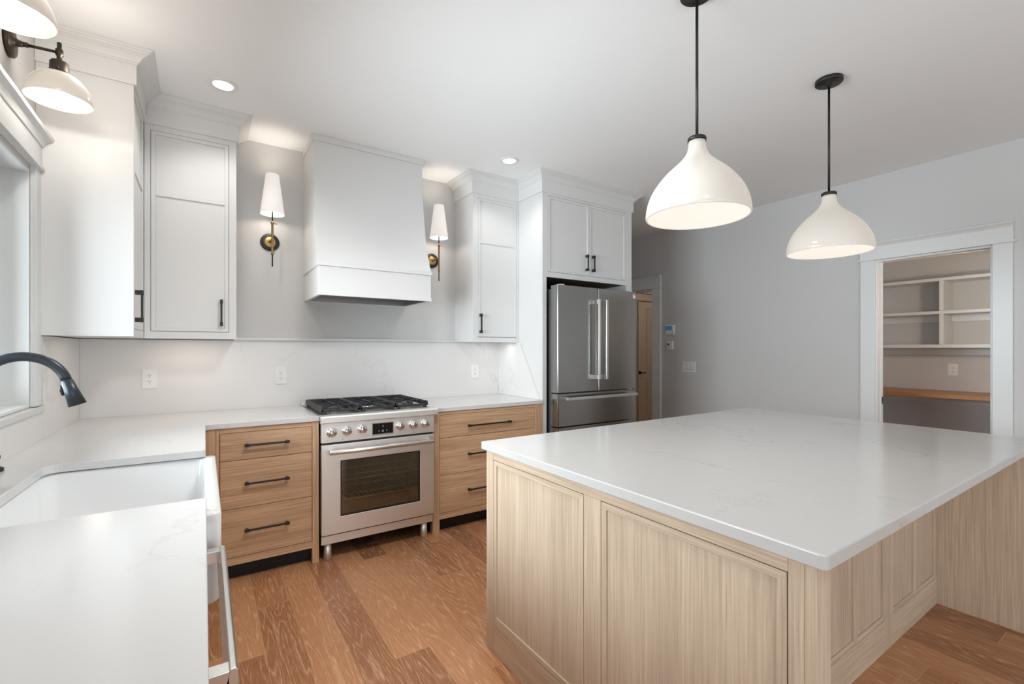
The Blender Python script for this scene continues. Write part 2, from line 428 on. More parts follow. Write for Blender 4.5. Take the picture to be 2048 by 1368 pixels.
# right wall: pantry opening and hall opening
PY0, PY1, PZ = -2.90, -2.20, 2.09
HY0, HY1, HZ = .164, .95, 2.104
TW = .11
struct(MB().box(XR, XR + TW, YB, PY0, 0, CZ).box(XR, XR + TW, PY1, HY0, 0, CZ).box(XR, XR + TW, HY1, 2.6, 0, CZ)
       .box(XR, XR + TW, PY0, PY1, PZ, CZ).box(XR, XR + TW, HY0, HY1, HZ, CZ).build('wall_right', m_wallR))
# wall behind the camera with two patio openings
struct(MB().box(-.16, .2, YB - .12, YB, 0, CZ).box(2.5, 2.9, YB - .12, YB, 0, CZ).box(5.2, XR + TW, YB - .12, YB, 0, CZ)
       .box(.2, 2.5, YB - .12, YB, 2.45, CZ).box(2.9, 5.2, YB - .12, YB, 2.45, CZ).build('wall_rear', m_wall))
# hallway behind the kitchen
struct(MB().box(4.12, XR + TW, 2.4, 2.52, 0, CZ).build('wall_hall_end', m_wall))
struct(MB().box(4.0, 4.12, .12, 2.4, 0, CZ).build('wall_hall_side', m_wall))
# hall closet room seen through the hall opening
struct(MB().box(XR + TW, 7.3, .96, 1.06, 0, CZ).build('wall_room_back', m_doorw))
struct(MB().box(7.2, 7.3, -1.5, .96, 0, CZ).build('wall_room_far', m_wall))
# pantry
PB = 7.07
struct(MB().box(PB, PB + .1, -3.6, -1.5, 0, CZ).build('wall_pantry_back', m_wall))
struct(MB().box(XR + TW, 7.17, -1.62, -1.52, 0, CZ).build('wall_pantry_left', m_wall))
struct(MB().box(XR + TW, 7.17, -3.45, -3.35, 0, CZ).build('wall_pantry_right', m_wall))
# patio window frames behind the camera
for i, x0 in enumerate((.2, 2.9)):
    w = struct(MB(FY(YB)).ring(x0, x0 + 2.3, 0.001, 2.449, .07, -.08, .02).box(x0 + 1.11, x0 + 1.19, .07, 2.38, -.06, .0).build('window_%d' % (i + 2), m_trim))
    MB(FY(YB)).box(x0 + .07, x0 + 2.23, .07, 2.38, -.045, -.035).build('pane', m_pane, w)

w = struct(MB(FXP(0)).ring(-6.999, -4.801, .001, 2.299, .06, -.14, -.06).box(-5.95, -5.85, .06, 2.24, -.13, -.07).build('window_4', m_trim))  # unseen side opening, added to let in the left fill light
MB(FXP(0)).box(-6.94, -4.86, .06, 2.24, -.105, -.099).build('pane', m_pane, w)
# sink window
w1 = struct(MB(FXP(0)).ring(WY0 + .001, WY1 - .001, WZ0 + .001, WZ1 - .001, .012, -.16, .0).build('window_1', m_trim))
MB(FXP(0)).ring(WY0 + .013, WY1 - .013, WZ0 + .013, WZ1 - .013, .05, -.155, -.115).box(-1.85, -1.78, WZ0 + .06, WZ1 - .06, -.155, -.115).build('sash', m_trim, w1, .003)
MB(FXP(0)).box(WY0 + .06, WY1 - .06, WZ0 + .06, WZ1 - .06, -.138, -.132).build('pane', m_pane, w1)
cas = MB(FXP(0)).box(WY1, -.7835, 1.075, 2.152, .0005, .02).box(WY0 - .083, WY0, 1.075, 2.152, .0005, .02)
cas.box(WY0 - .09, -.775, 2.164, 2.262, .0005, .024)
cas.box(WY0 - .105, -.755, 2.150, 2.166, .0005, .034)
cas.sweep([(0, 2.26), (.030, 2.26), (.034, 2.27), (.045, 2.285), (.062, 2.292), (.066, 2.306), (0, 2.306)], [(.0005, -.775), (.0005, WY0 - .09)][::-1])
struct(cas.build('trim_1', m_trim, None, .0015))
struct(MB(FXP(0)).box(WY0 - .1, -.777, 1.046, 1.073, .0225, .031).box(WY0 + .002, WY1 - .002, 1.044, 1.0725, -.15, .0225).build('trim_2', m_quartz, None, .002))

# hall opening casing / pantry casing
def casing(name, y0, y1, zt, zc0, zc1, wl=.10, crown=True):
    m = MB(FXN(XR))
    m.box(y1, y1 + wl, .0, zt, .0005, .02); m.box(y0 - wl, y0, .0, zt, .0005, .02)
    m.box(y0 - wl - .002, y1 + wl + .002, zt + .014, zc0, .0005, .024)
    m.box(y0 - wl - .014, y1 + wl + .014, zt, zt + .016, .0005, .032)
    pr = [(0, zc0), (.026, zc0), (.028, zc0 + .006), (.034, zc0 + .012), (.046, zc1 - .010), (.050, zc1 - .006), (.050, zc1), (0, zc1)]
    m.sweep(pr, [(XR - .0005, y1 + wl + .004), (XR - .0005, y0 - wl - .004)])
    m.box(y0, y0 + .014, 0, zt - .002, -TW, .001); m.box(y1 - .014, y1, 0, zt - .002, -TW, .001); m.box(y0 + .014, y1 - .014, zt - .016, zt - .002, -TW, .001)
    return struct(m.build(name, m_trim, None, .0015))
casing('trim_3', -2.8987, -2.19, PZ + .002, 2.205, 2.238, .102)
casing('trim_4', HY0, HY1, HZ, 2.235, 2.265, .13)
# pocket door edge in the left pantry jamb
pdr = struct(MB(FXN(XR + .07)).box(-2.216, -2.2041, .005, PZ - .014, -.018, .018).build('door_1', m_trim))
MB(FXN(XR + .07)).box(-2.2172, -2.2159, .865, .925, -.012, .012).build('pull', m_black, pdr)
# baseboards
struct(MB(FXN(XR)).box(-2.08, .03, 0, .13, .0005, .016).box(YB, -3.012, 0, .13, .0005, .016).build('baseboard_right', m_trim, None, .002))

# hall door on the far wall of the room
d2 = struct(MB(FY(.96)).box(6.02, 6.82, .008, 2.045, .002, .038).build('door_2', m_doorw))
pm = MB(FY(.96))
for z0, z1 in ((1.10, 1.96), (.36, .90), (.12, .30)):
    pm.ring(6.20, 6.64, z0, z1, .012, .0385, .046)
pm.build('panel_moulding', m_doorw, d2)
hd = MB(FY(.96)).cyl((6.045, .96 - .0385, .985), .026, 0, .012, '-y').box(6.038, 6.12, .977, .993, .085, .097).box(6.038, 6.052, .977, .993, .045, .09).build('door_handle', m_black, d2, .002)
m = MB(FY(.96)).box(5.90, 6.01, .0, 2.06, .0005, .022).box(6.83, 6.94, .0, 2.06, .0005, .022).box(5.88, 6.96, 2.075, 2.17, .0005, .026).box(5.87, 6.97, 2.06, 2.075, .0005, .034).box(5.86, 6.98, 2.17, 2.2, .0005, .05)
struct(m.build('trim_5', m_doorw, None, .002))

# ================================================================== CABINET PARTS
def shaker(fr, a0, a1, b0, b1, o0, rail=.0215, depth=.019, mid=None, mat=None, parent=None, name='door', bev=.0012):
    """inset door: slab ring of slim rails with a recessed panel. o0 = depth of its front face"""
    m = MB(fr)
    m.ring(a0, a1, b0, b1, rail, o0 - depth, o0)
    m.box(a0 + rail, a1 - rail, b0 + rail, b1 - rail, o0 - depth, o0 - .007)
    if mid: m.box(a0 + rail, a1 - rail, mid[0], mid[1], o0 - depth, o0)
    return m.build(name, mat or m_cab, parent, bev, 1)
def bar_pull(fr, a, b0, b1, parent, o=0.0, vert=True, r=.0054, proj=.032):
    """slim black pull with two square-ended posts"""
    m = MB(fr)
    e = .025; h = .0078
    if vert:
        m.box(a - r, a + r, b0, b1, o + proj - .009, o + proj)
        for c in (b0 + e / 2, b1 - e / 2): m.box(a - h, a + h, c - e / 2, c + e / 2, o + proj - .012, o + proj + .0015); m.box(a - h * .9, a + h * .9, c - e / 2 + .001, c + e / 2 - .001, o + .0002, o + proj - .012)
    else:
        m.box(b0, b1, a - r, a + r, o + proj - .009, o + proj)
        for c in (b0 + e / 2, b1 - e / 2): m.box(c - e / 2, c + e / 2, a - h, a + h, o + proj - .012, o + proj + .0015); m.box(c - .006, c + .006, a - h * .9, a + h * .9, o + .0002, o + proj - .012)
    return m.build('handle', m_black, parent, .0012)
CROWN = [(0, 2.652), (.010, 2.652), (.012, 2.655), (.012, 2.748), (.0175, 2.751), (.0185, 2.757), (.024, 2.760), (.030, 2.768), (.042, 2.781), (.058, 2.790), (.066, 2.793),
         (.068, 2.799), (.076, 2.801), (.0785, 2.806), (.085, 2.808), (.085, CZ - .0005), (0, CZ - .0005)]
def crown_part(path, seg_range, parent):
    return MB().sweep(CROWN, path, seg_range).build('crown_moulding', m_cab, parent)

# ---- upper cabinet A on the window wall
ZB = 1.396; ZT = CZ - .0006
A = thing('upper_cabinet', 'white upper cabinet on the window wall showing its wide plain side panel', 'cabinet', (.176, -.56, ZB), 'white upper cabinets')
MB().box(.001, .332, -.770, -.004, ZB + .004, ZT).build('body', m_cab, A)
MB().box(.001, .352, -.790, -.7705, ZB, ZT).build('side_panel', m_cab, A, .001, 1)
fA = FXP(.352)
MB(fA).ring(-.770, -.335, ZB, ZT, (.012, .028, .038, .165), -.0195, 0).build('face_frame', m_cab, A, .001, 1)
dA = shaker(fA, -.756, -.366, ZB + .041, ZT - .168, 0, .0215, mid=(2.238, 2.266), parent=A)
bar_pull(fA, -.735, 1.470, 1.635, dA)
pathL = [(.001, -.790), (.352, -.790), (.352, -.335), (.816, -.335), (.816, -.001)]
crown_part(pathL, (0, 2), A)
# ---- upper cabinet B on the range wall
B = thing('upper_cabinet', 'white upper cabinet on the range wall left of the hood', 'cabinet', (.584, -.168, ZB), 'white upper cabinets')
MB().box(.354, .816, -.315, -.001, ZB + .004, ZT).build('body', m_cab, B)
fB = FY(-.335)
MB(fB).ring(.354, .816, ZB, ZT, (.029, .040, .042, .192), -.0195, 0).build('face_frame', m_cab, B, .001, 1)
dB = shaker(fB, .385, .774, 1.4405, 2.619, 0, .0215, mid=(2.238, 2.266), parent=B)
bar_pull(fB, .7347, 1.477, 1.642, dB)
crown_part(pathL, (2, 4), B)
# ---- upper cabinet C right of the hood
C = thing('upper_cabinet', 'white upper cabinet between the right brass sconce and the refrigerator surround', 'cabinet', (2.767, -.168, ZB), 'white upper cabinets')
MB().box(2.530, 2.9995, -.315, -.001, ZB - .004 + .004, ZT).build('body', m_cab, C)
MB(fB).ring(2.530, 2.9995, ZB - .004, ZT, (.050, .022, .042, .192), -.0195, 0).build('face_frame', m_cab, C, .001, 1)
dC = shaker(fB, 2.582, 2.9755, 1.4405, 2.619, 0, .0215, mid=(2.238, 2.266), parent=C)
bar_pull(fB, 2.600, 1.470, 1.635, dC)
pathR = [(2.530, -.001), (2.530, -.335), (3.0005, -.335), (3.0005, -.681), (4.085, -.681), (4.085, -.001)]
pathR2 = [(x, y) for x, y in pathR]
# travel direction so that "out" is the room side: right-hand normal must point outward
crown_part(pathR, (0, 2), C)
# ---- refrigerator surround
F = thing('refrigerator_cabinet', 'tall white cabinet surround with two short doors above the refrigerator', 'cabinet', (3.54, -.34, 0))
MB().box(3.0010, 3.0440, -.66, -.001, 0, ZT).build('side_panel', m_cab, F)
MB().box(4.036, 4.084, -.66, -.001, 0, ZT).build('side_panel', m_cab, F)
MB().box(3.0445, 4.0355, -.66, -.001, 1.962, ZT).build('body', m_cab, F)
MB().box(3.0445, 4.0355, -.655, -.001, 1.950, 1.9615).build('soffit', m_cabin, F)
fF = FY(-.661)
boxes(fF, [(3.001, 3.0455, .0, 1.9435, 0, .0200), (4.014, 4.084, .0, 1.9435, 0, .0200)], 'stile', m_cab, F)
MB(fF).ring(3.001, 4.084, 1.944, ZT, (.058, .082, .044, .180), 0, .0200).build('face_frame', m_cab, F, .001, 1)
dl = shaker(fF, 3.0615, 3.5305, 1.9905, 2.630, .0200, .0215, parent=F)
dr = shaker(fF, 3.5335, 4.0000, 1.9905, 2.630, .0200, .0215, parent=F)
bar_pull(fF, 3.492, 2.030, 2.176, dl, .0200); bar_pull(fF, 3.572, 2.030, 2.176, dr, .0200)
crown_part(pathR, (2, 5), F)

# ---- base cabinet left of the range
YF = -.685; fK = FY(YF)
def drawer_base(x0, x1, xd0, xd1, posts, pulls, label, zs, ctop):
    T = thing('base_cabinet', label, 'cabinet', ((x0 + x1) / 2, -.35, 0), 'oak drawer base cabinets')
    MB().box(x0 + .002, x1 - .002, -.640, -.002, .10, ctop).build('body', m_oakV, T)
    MB().box(x0 + .002, x1 - .002, -.615, -.56, 0, .0995).build('toe_kick', m_toe, T)
    boxes(fK, [(x0, xd0 - .0025, 0 if posts[0] else .098, ctop, -.044, 0), (xd1 + .0025, x1, 0 if posts[1] else .098, ctop, -.044, 0)], 'stile', m_oakV, T)
    boxes(fK, [(xd0 - .0025, xd1 + .0025, .855, ctop, -.044, 0), (xd0 - .0025, xd1 + .0025, .098, .140, -.044, 0)], 'rail', m_oakH, T, .0008)
    for i, (z0, z1) in enumerate(zs):
        d = MB(fK).box(xd0, xd1, z0, z1, -.0425, -.0005).build('drawer', m_oakH, T, .001, 1)
        bar_pull(fK, pulls[2][i], pulls[0], pulls[1], d, -.0005, vert=False)
    return T
ZS = [(.6965, .8525), (.4205, .6935), (.1430, .4175)]
CT = .8835
drawer_base(.7005, 1.2435, .7195, 1.2015, (False, True), (.838, 1.073, (.779, .559, .290)), 'oak drawer cabinet to the left of the range', ZS, CT)
drawer_base(2.0545 - .044, 2.9995, 2.0665, 2.9200, (True, False), (2.288, 2.672, (.762, .550, .283)), 'wide oak drawer cabinet between the range and the refrigerator', [(.686, .8525), (.4185, .683), (.1430, .4155)], .8785)

# ---- cabinets of the left run, below the sink counter (mostly hidden by it)
T = thing('corner_cabinet', 'oak corner cabinet under the counter between the sink and the range run', 'cabinet', (.35, -.7, 0))
MB().box(.002, .630, -1.385, -.002, .10, CT).box(.630, .6995, -.6845, -.02, .10, CT).build('body', m_oakV, T)
MB().box(.02, .57, -1.385, -.02, 0, .0995).box(.57, .6995, -.615, -.02, 0, .0995).build('toe_kick', m_toe, T)
MB(FY(YF)).box(.6305, .6995, .098, CT, -.020, 0).build('corner_stile', m_oakV, T, .001, 1)
fL = FXP(.6305)
shaker(fL, -1.37, -.73, .14, .86, .019, .06, mat=m_oakV, parent=T)
T = thing('sink_cabinet', 'oak cabinet carrying the white apron sink', 'cabinet', (.33, -1.83, 0))
MB().box(.002, .6300, -2.252, -1.388, .10, .60).box(.002, .63, -1.404, -1.388, .60, CT).box(.002, .63, -2.263, -2.252, .10, CT).build('body', m_oakV, T)
MB().box(.02, .57, -2.25, -1.39, 0, .0995).build('toe_kick', m_toe, T)
shaker(fL, -1.824, -1.41, .12, .59, .0195, .05, mat=m_oakV, parent=T); shaker(fL, -2.245, -1.828, .12, .59, .0195, .05, mat=m_oakV, parent=T)
T = thing('end_cabinet', 'oak base cabinet under the near end of the left counter', 'cabinet', (.33, -3.2, 0))
MB().box(.002, .6300, -3.58, -2.890, .10, CT).build('body', m_oakV, T)
MB().box(.02, .57, -3.57, -2.89, 0, .0995).build('toe_kick', m_toe, T)
shaker(fL, -3.57, -2.90, .12, .87, .0195, .05, mat=m_oakV, parent=T)

# ---- dishwasher
T = thing('dishwasher', 'stainless dishwasher beside the sink with a wide square-section bar handle', 'dishwasher', (.33, -2.57, 0))
MB().box(.03, .60, -2.875, -2.275, .12, .872).build('body', m_steelD, T)
MB(FXP(.60)).box(-2.872, -2.278, .12, .868, .001, .046).build('door', m_steel, T, .004)
MB().box(.06, .56, -2.87, -2.28, 0, .119).build('toe_kick', m_toe, T)
h = MB(lambda a, b, o: (b, a, o))
h.bm.free(); h = MB(lambda a, b, o: (a, o, b))
h.prism([(.6815, .802), (.6900, .802), (.6935, .797), (.6955, .775), (.690, .766), (.675, .766), (.6735, .772)], -2.868, -2.288)
h.box(.6465, .6815, .768, .799, -2.868, -2.838).box(.6465, .6815, .768, .799, -2.318, -2.288)
h.build('handle', m_handle, T, .0015)

# ---- countertops
o = MB(FZ).prism(fillet([(.003, -.002, 0), (1.2450, -.002, 0), (1.2450, -.695, .003), (.651, -.695, .022), (.651, -1.4607, .012), (.172, -1.452, .045), (.160, -2.196, .05), (.651, -2.202, .004), (.651, -3.62, .01), (.003, -3.62, 0)], 0), .884, .914).build('countertop', m_quartz, None, .0022)
tag(o, 'white quartz L-shaped countertop around the sink and window wall', 'countertop')
o = MB(FZ).box(2.0120, 2.9980, -.695, -.016, .879, .909).build('countertop', m_quartz, None, .0022)
tag(o, 'white quartz countertop between the range and the refrigerator panel', 'countertop')
# ---- backsplash slabs and ledge
o = MB(FY(0)).prism([(.0225, .9145), (2.0123, .9145), (2.0123, .9093), (2.9980, .9093), (2.9980, 1.394), (.0225, 1.394)], .0006, .0155).build('backsplash', m_splash)
tag(o, 'veined white quartz backsplash slab behind the range', 'backsplash')
o = MB().box(.0006, .0220, -.7745, -.0006, .9145, 1.394).box(.0006, .0220, -3.62, -.775, .9145, 1.0435).build('backsplash', m_splash)
tag(o, 'veined white quartz backsplash on the window wall below the sill', 'backsplash')
o = MB().box(2.9850, 2.9985, -.655, -.016, .9100, 1.394).build('backsplash', m_splash)
for v in o.data.vertices:      # its top front corner is cut on the slant
    if v.co.y < 0 and v.co.z > .2: v.co.y += 0.30
    if v.co.y < -.2 and v.co.z < .1: v.co.y += .0
tag(o, 'small white quartz splash panel against the refrigerator side panel, cut on a slant', 'backsplash')
o = MB().box(.8165, 2.5295, -.034, -.0006, 1.3945, 1.4165).build('ledge', m_quartz, None, .0015)
tag(o, 'thin white quartz ledge along the top of the range backsplash', 'ledge')

# ---- apron sink
SY0, SY1 = -2.247, -1.408
T = thing('farmhouse_sink', 'white apron-front farmhouse sink set under the window', 'sink', (.41, -1.83, .62))
sk = MB(FZ)
outer = fillet([(.118, SY1, .02), (.686, SY1, .022), (.686, SY0, .022), (.118, SY0, .02)], 0)
inner = fillet([(.158, SY1 - .04, .045), (.650, SY1 - .04, .03), (.650, SY0 + .04, .03), (.158, SY0 + .04, .045)], 0)
def loop(m, pts, z): return [m.bm.verts.new((x, y, z)) for x, y in pts]
l0 = loop(sk, outer, .640); l1 = loop(sk, outer, .874)
oc = [(x + (.4 - x) * .012, y + (-1.83 - y) * .010) for x, y in outer]; l2 = loop(sk, oc, .8795)
ot = [(x + (.4 - x) * .02, y + (-1.83 - y) * .02) for x, y in outer]
lb = loop(sk, [(x + (.4 - x) * .04, y + (-1.83 - y) * .035) for x, y in outer], .6235)
i1 = loop(sk, inner, .8795); i2 = loop(sk, [(x + (.4 - x) * .012, y + (-1.83 - y) * .01) for x, y in inner], .872)
i3 = loop(sk, [(x + (.4 - x) * .05, y + (-1.83 - y) * .03) for x, y in inner], .68); i4 = loop(sk, [(x + (.4 - x) * .12, y + (-1.83 - y) * .08) for x, y in inner], .655)
for Aa, Bb in ((lb, l0), (l0, l1), (l1, l2), (l2, i1), (i1, i2), (i2, i3), (i3, i4)):
    for k in range(len(Aa)):
        j = (k + 1) % len(Aa); f = sk.bm.faces.new((Aa[k], Aa[j], Bb[j], Bb[k])); f.smooth = True
sk.bm.faces.new(i4); sk.bm.faces.new(lb[::-1])
sk.build('basin', m_porc, T)
MB().lathe([(.0, .6552), (.045, .6552), (.045, .6585), (.03, .6595), (.0, .657)], (.33, -1.83, 0)).build('drain', m_steel, T)

# ---- faucet and air switch
FX, FYY = .102, -1.83
T = thing('faucet', 'black gooseneck pull-down faucet arching over the sink', 'faucet', (FX, FYY, .9142))
MB().lathe([(.027, .9143), (.027, .922), (.018, .930), (.0165, 1.02), (.0150, 1.03)], (FX, FYY, 0)).build('base', m_faucet, T)
pts = [(FX, FYY, .95), (FX, FYY, 1.10), (FX, FYY, 1.2)]
Rr = .098
for k in range(0, 25):
    t = math.pi - k / 24 * (math.pi - .27)
    pts.append((FX + Rr + Rr * math.cos(t), FYY, 1.212 + Rr * math.sin(t)))
MB().tube(pts, .0136, 20).build('spout', m_faucet, T)
e = Vector(pts[-1]); dr_ = Vector((.33, 0, -1)).normalized()
MB().tube([e, e + dr_ * .004, e + dr_ * .0045, e + dr_ * .04, e + dr_ * .082, e + dr_ * .0822], [.0138, .0138, .0152, .0180, .0222, .0205], 28).build('spray_head', m_faucet, T)
sp = MB().tube([e + dr_ * .018 + Vector((-.0165, 0, 0)), e + dr_ * .03 + Vector((-.0205, 0, 0)), e + dr_ * .05 + Vector((-.0225, 0, 0))], [.005, .0062, .004], 10)
sp.build('spray_button', m_black, T)
MB().tube([(FX, FYY - .015, 1.0), (FX, FYY - .05, 1.01), (FX + .01, FYY - .10, 1.045)], [.010, .0075, .006], 12).build('lever', m_faucet, T)
T = thing('soap_dispenser', 'small dark deck-mounted pump on the counter behind the sink, at the frame edge', 'soap dispenser', (.052, -1.475, .9142))
MB().lathe([(.021, .9143), (.021, .926), (.012, .930), (.010, .955), (.013, .957), (.013, .968), (0, .969)], (.052, -1.475, 0)).build('pump', m_faucet, T)
MB().tube([(.052, -1.475, .962), (.056, -1.52, .962), (.058, -1.535, .955)], .005, 10).build('nozzle', m_faucet, T)

# ================================================================== RANGE
RX0, RX1 = 1.2515, 2.0045
yF = -.722
T = thing('range', 'stainless gas range with six knobs and an oven window', 'range', (1.63, -.37, 0))
fR = FY(yF + .02)
bd = MB().box(RX0, RX1, -.34, -.045, .11, .895)                        # rear half and shell
bd.box(RX0, RX0 + .04, -.690, -.34, .11, .895).box(RX1 - .04, RX1, -.690, -.34, .11, .895).box(RX0, RX1, -.690, -.34, .11, .20).box(RX0, RX1, -.690, -.34, .69, .895)
bd.build('body', m_steelD, T)
cav = MB().box(RX0 + .0405, RX1 - .0405, -.346, -.3405, .2005, .6895).box(RX0 + .0402, RX0 + .046, -.688, -.346, .2005, .6895).box(RX1 - .046, RX1 - .0402, -.688, -.346, .2005, .6895)
cav.box(RX0 + .0462, RX1 - .0462, -.688, -.3462, .2002, .206).box(RX0 + .0462, RX1 - .0462, -.688, -.3462, .684, .6895)
cav.build('oven_cavity', m_ovenin, T)
def rack(z):
    m = MB()
    for y in (-.676, -.36): m.tube([(RX0 + .05, y, z), (RX1 - .05, y, z)], .0042, 8)
    m.tube([(RX0 + .05, -.66, z + .03), (RX1 - .05, -.66, z + .03)], .0030, 8)
    k = 0
    x = RX0 + .07
    while x < RX1 - .06:
        m.tube([(x, -.672, z + .004), (x, -.365, z + .004)], .0022, 6); x += .03
    return m.build('oven_rack', m_rack, T)
rack(.485); rack(.36)
kp = MB(fR).box(RX0 + .002, RX1 - .002, .105, .158, -.02, .0).build('kick_panel', m_steel, T, .002)
for x in (1.2975, 1.948):
    for y in (-.665, -.12): MB().lathe([(.022, 0.0), (.0245, .002), (.0245, .104)], (x, y, 0), 'z', 28).build('leg', m_steel, T)
MB(fR).box(RX0 + .003, RX1 - .003, .1585, .1675, -.02, .004).build('gap_shade', m_slot, T)  # dark strips put into the oven door gaps in place of their shade
MB(fR).box(RX0 + .003, RX1 - .003, .7335, .7465, -.0105, .004).build('gap_shade', m_slot, T)
# oven door
dz0, dz1 = .168, .733
wx0, wx1, wz0, wz1 = 1.366, 1.899, .274, .626
dm = MB(fR).ring(RX0, RX1, dz0, dz1, (wx0 - RX0, RX1 - wx1, wz0 - dz0, dz1 - wz1), -.0105, .020)
door = dm.build('oven_door', m_steel, T, .003)
MB(fR).ring(wx0, wx1, wz0, wz1, .006, .012, .0192).build('window_trim', m_black, door)
MB(fR).box(wx0 + .0005, wx1 - .0005, wz0 + .0005, wz1 - .0005, .006, .0115).build('window_glass', m_oveng, door)
hh = MB()
yh = yF - .058
hh.lathe([(.0, 1.286), (.0125, 1.286), (.0148, 1.289), (.0148, 1.971), (.0125, 1.974), (0, 1.974)], (0, yh, .694), 'x', 24)
for x in (1.305, 1.955): hh.box(x - .012, x + .012, yh + .006, yF - .0002, .687, .703)
hh.build('oven_handle', m_handle, door)
# control panel (tilts back slightly) with bullnose above
cpn = MB(lambda a, b, o: (a, b, o))
xs = (RX0 - .001, RX1 + .001)
prof = [(-.690, .747), (-.722, .747), (-.722, .868), (-.690, .868)]
m = MB(lambda a, b, o: (o, a, b)); m.prism(prof, xs[0], xs[1]); cp = m.build('control_panel', m_steel, T, .0015)
m = MB(lambda a, b, o: (o, a, b)); m.prism([(-.698, .8685), (-.7415, .8685), (-.746, .873), (-.746, .907), (-.740, .915), (-.728, .9175), (-.698, .9172)], RX0 - .007, RX1 + .022)
m.prism([(-.6625, .8685), (-.6975, .8685), (-.6975, .9172), (-.6625, .9168)], RX0 - .003, RX1 + .003)
m.build('front_rail', m_steel, T, .002)
for i, (x, z) in enumerate(((1.3125, .808), (1.4050, .8105), (1.5015, .8125), (1.7555, .8125), (1.8490, .8125), (1.9370, .8125))):
    k = MB()
    k.lathe([(.031, 0), (.031, .003), (.026, .0045)], (x, yF - .0002, z), '-y', 32)
    k.lathe([(.0248, .0046), (.0248, .024), (.0228, .0275), (0, .0275)], (x, yF - .0002, z), '-y', 32)
    kb = k.build('knob', m_chrome, T)
    g = MB().box(x - .0052, x + .0052, yF - .0345, yF - .0272, z - .021, z + .021).build('grip', m_chrome, kb, .002)
    MB().box(x - .001, x + .001, yF - .0352, yF - .0343, z - .016, z + .021).build('pointer', m_slot, kb)
ds = MB(FY(yF)).box(1.5675, 1.7025, .7715, .8410, .0003, .0035).build('display', m_disp, T, .0008)
lab(ds, 'black display')
MB(FY(yF)).ring(1.5625, 1.7075, .7655, .8460, .0045, .0003, .0046).build('display_bezel', m_chrome, T)
dg = MB(FY(yF)).box(1.6345, 1.6375, .817, .826, .0036, .0040).box(1.6325, 1.6345, .823, .8245, .0036, .0040)
dg.build('digit', m_digit, ds)
for x, w_, z_ in ((1.6290, .011, .786), (1.6065, .004, .789), (1.6590, .004, .789)): MB(FY(yF)).ring(x, x + w_, z_, .796, .0012, .0036, .0040).build('display_icon', m_digit, ds)
for x in (1.283, 1.374): MB(FY(yF)).ring(x, x + .007, .757, .764, .0009, .0002, .0006).build('burner_mark', m_slot, cp)
# cooktop
MB().box(RX0 - .004, RX1 + .004, -.661, -.075, .8955, .9165).build('cooktop', m_steelD, T, .002)
bt = MB().box(RX0 - .004, RX1 + .004, -.0745, -.022, .8955, .935)
bt.build('back_trim', m_steel, T, .003)
gx = [RX0 + .012, RX0 + .012 + .2435, RX0 + .012 + .2435 * 2, RX1 - .012]
for gi in range(3):
    g = MB(); x0, x1 = gx[gi] + .003, gx[gi + 1] - .003; y0, y1 = -.648, -.092; z0, z1 = .948, .962
    w = .006
    g.box(x0, x0 + 2 * w, y0, y1, .930, z1).box(x1 - 2 * w, x1, y0, y1, .930, z1).box(x0, x1, y0, y0 + 2 * w, .930, .945).box(x0, x1, y1 - 2 * w, y1, .930, z1)
    xm = (x0 + x1) / 2; ym = (y0 + y1) / 2
    g.box(x0 + .012, x1 - .012, ym - w, ym + w, .938, z1)
    for yc in ((y0 + ym) / 2, (ym + y1) / 2):
        g.box(x0, x0 + .085, yc - w * .9, yc + w * .9, z0, z1).box(x1 - .085, x1, yc - w * .9, yc + w * .9, z0, z1)
        g.box(xm - w * .9, xm + w * .9, yc + .035, yc + .135, z0, z1).box(xm - w * .9, xm + w * .9, yc - .135, yc - .035, z0, z1)
    n = 7
    for k in range(n):
        yy = y0 + .03 + (y1 - y0 - .06) * k / (n - 1)
        if gi == 0: g.box(x0, x0 + .045, yy - .004, yy + .004, .946, z1 + .001)
        if gi == 2: g.box(x1 - .045, x1, yy - .004, yy + .004, .946, z1 + .001)
    for cx_, cy_ in ((x0 + .02, y0 + .01), (x1 - .02, y0 + .01), (x0 + .02, y1 - .01), (x1 - .02, y1 - .01)): g.box(cx_ - .011, cx_ + .011, cy_ - .010, cy_ + .010, .9166, .931)
    g.build('grate', m_iron, T, .0015, 1)
for (x, y, r) in ((1.375, -.52, .045), (1.375, -.23, .038), (1.63, -.375, .055), (1.885, -.52, .045), (1.885, -.23, .038)):
    MB().lathe([(r, .9167), (r, .924), (r * .92, .927), (r * .85, .9275)], (x, y, 0)).build('burner_base', m_chrome, T)
    MB().lathe([(r * .8, .9277), (r * .82, .936), (r * .74, .939), (0, .939)], (x, y, 0)).build('burner_cap', m_iron, T)

# ================================================================== RANGE HOOD
HX0, HX1 = 1.271, 2.066; YH = -.526
T = thing('range_hood', 'white flared plaster range hood above the range', 'range hood', (1.668, -.26, 1.692))
prof = [(1.9185, -.5255), (1.955, -.5095), (1.99, -.494), (2.03, -.476), (2.08, -.457), (2.13, -.440), (2.172, -.4274), (2.23, -.414), (2.29, -.403), (2.35, -.3933), (2.44, -.381), (2.53, -.370), (2.62, -.363), (2.70, -.3595), (2.7725, -.3586)]
m = MB(lambda a, b, o: (o, a, b))
m.prism([(y, z) for z, y in prof] + [(-.0006, 2.7725), (-.0006, 1.9185)], HX0, HX1)
m.build('flared_cover', m_cab, T)
MB().box(HX0 - .011, HX1 + .011, -.3696, -.0006, 2.773, CZ - .0006).build('top_trim', m_cab, T, .002)
m = MB(); t = .019
m.box(HX0, HX1, YH, YH + t, 1.692, 1.886).box(HX0, HX0 + t, YH + t, -.0006, 1.692, 1.886).box(HX1 - t, HX1, YH + t, -.0006, 1.692, 1.886).box(HX0 + t, HX1 - t, YH + t, -.0006, 1.79, 1.886)
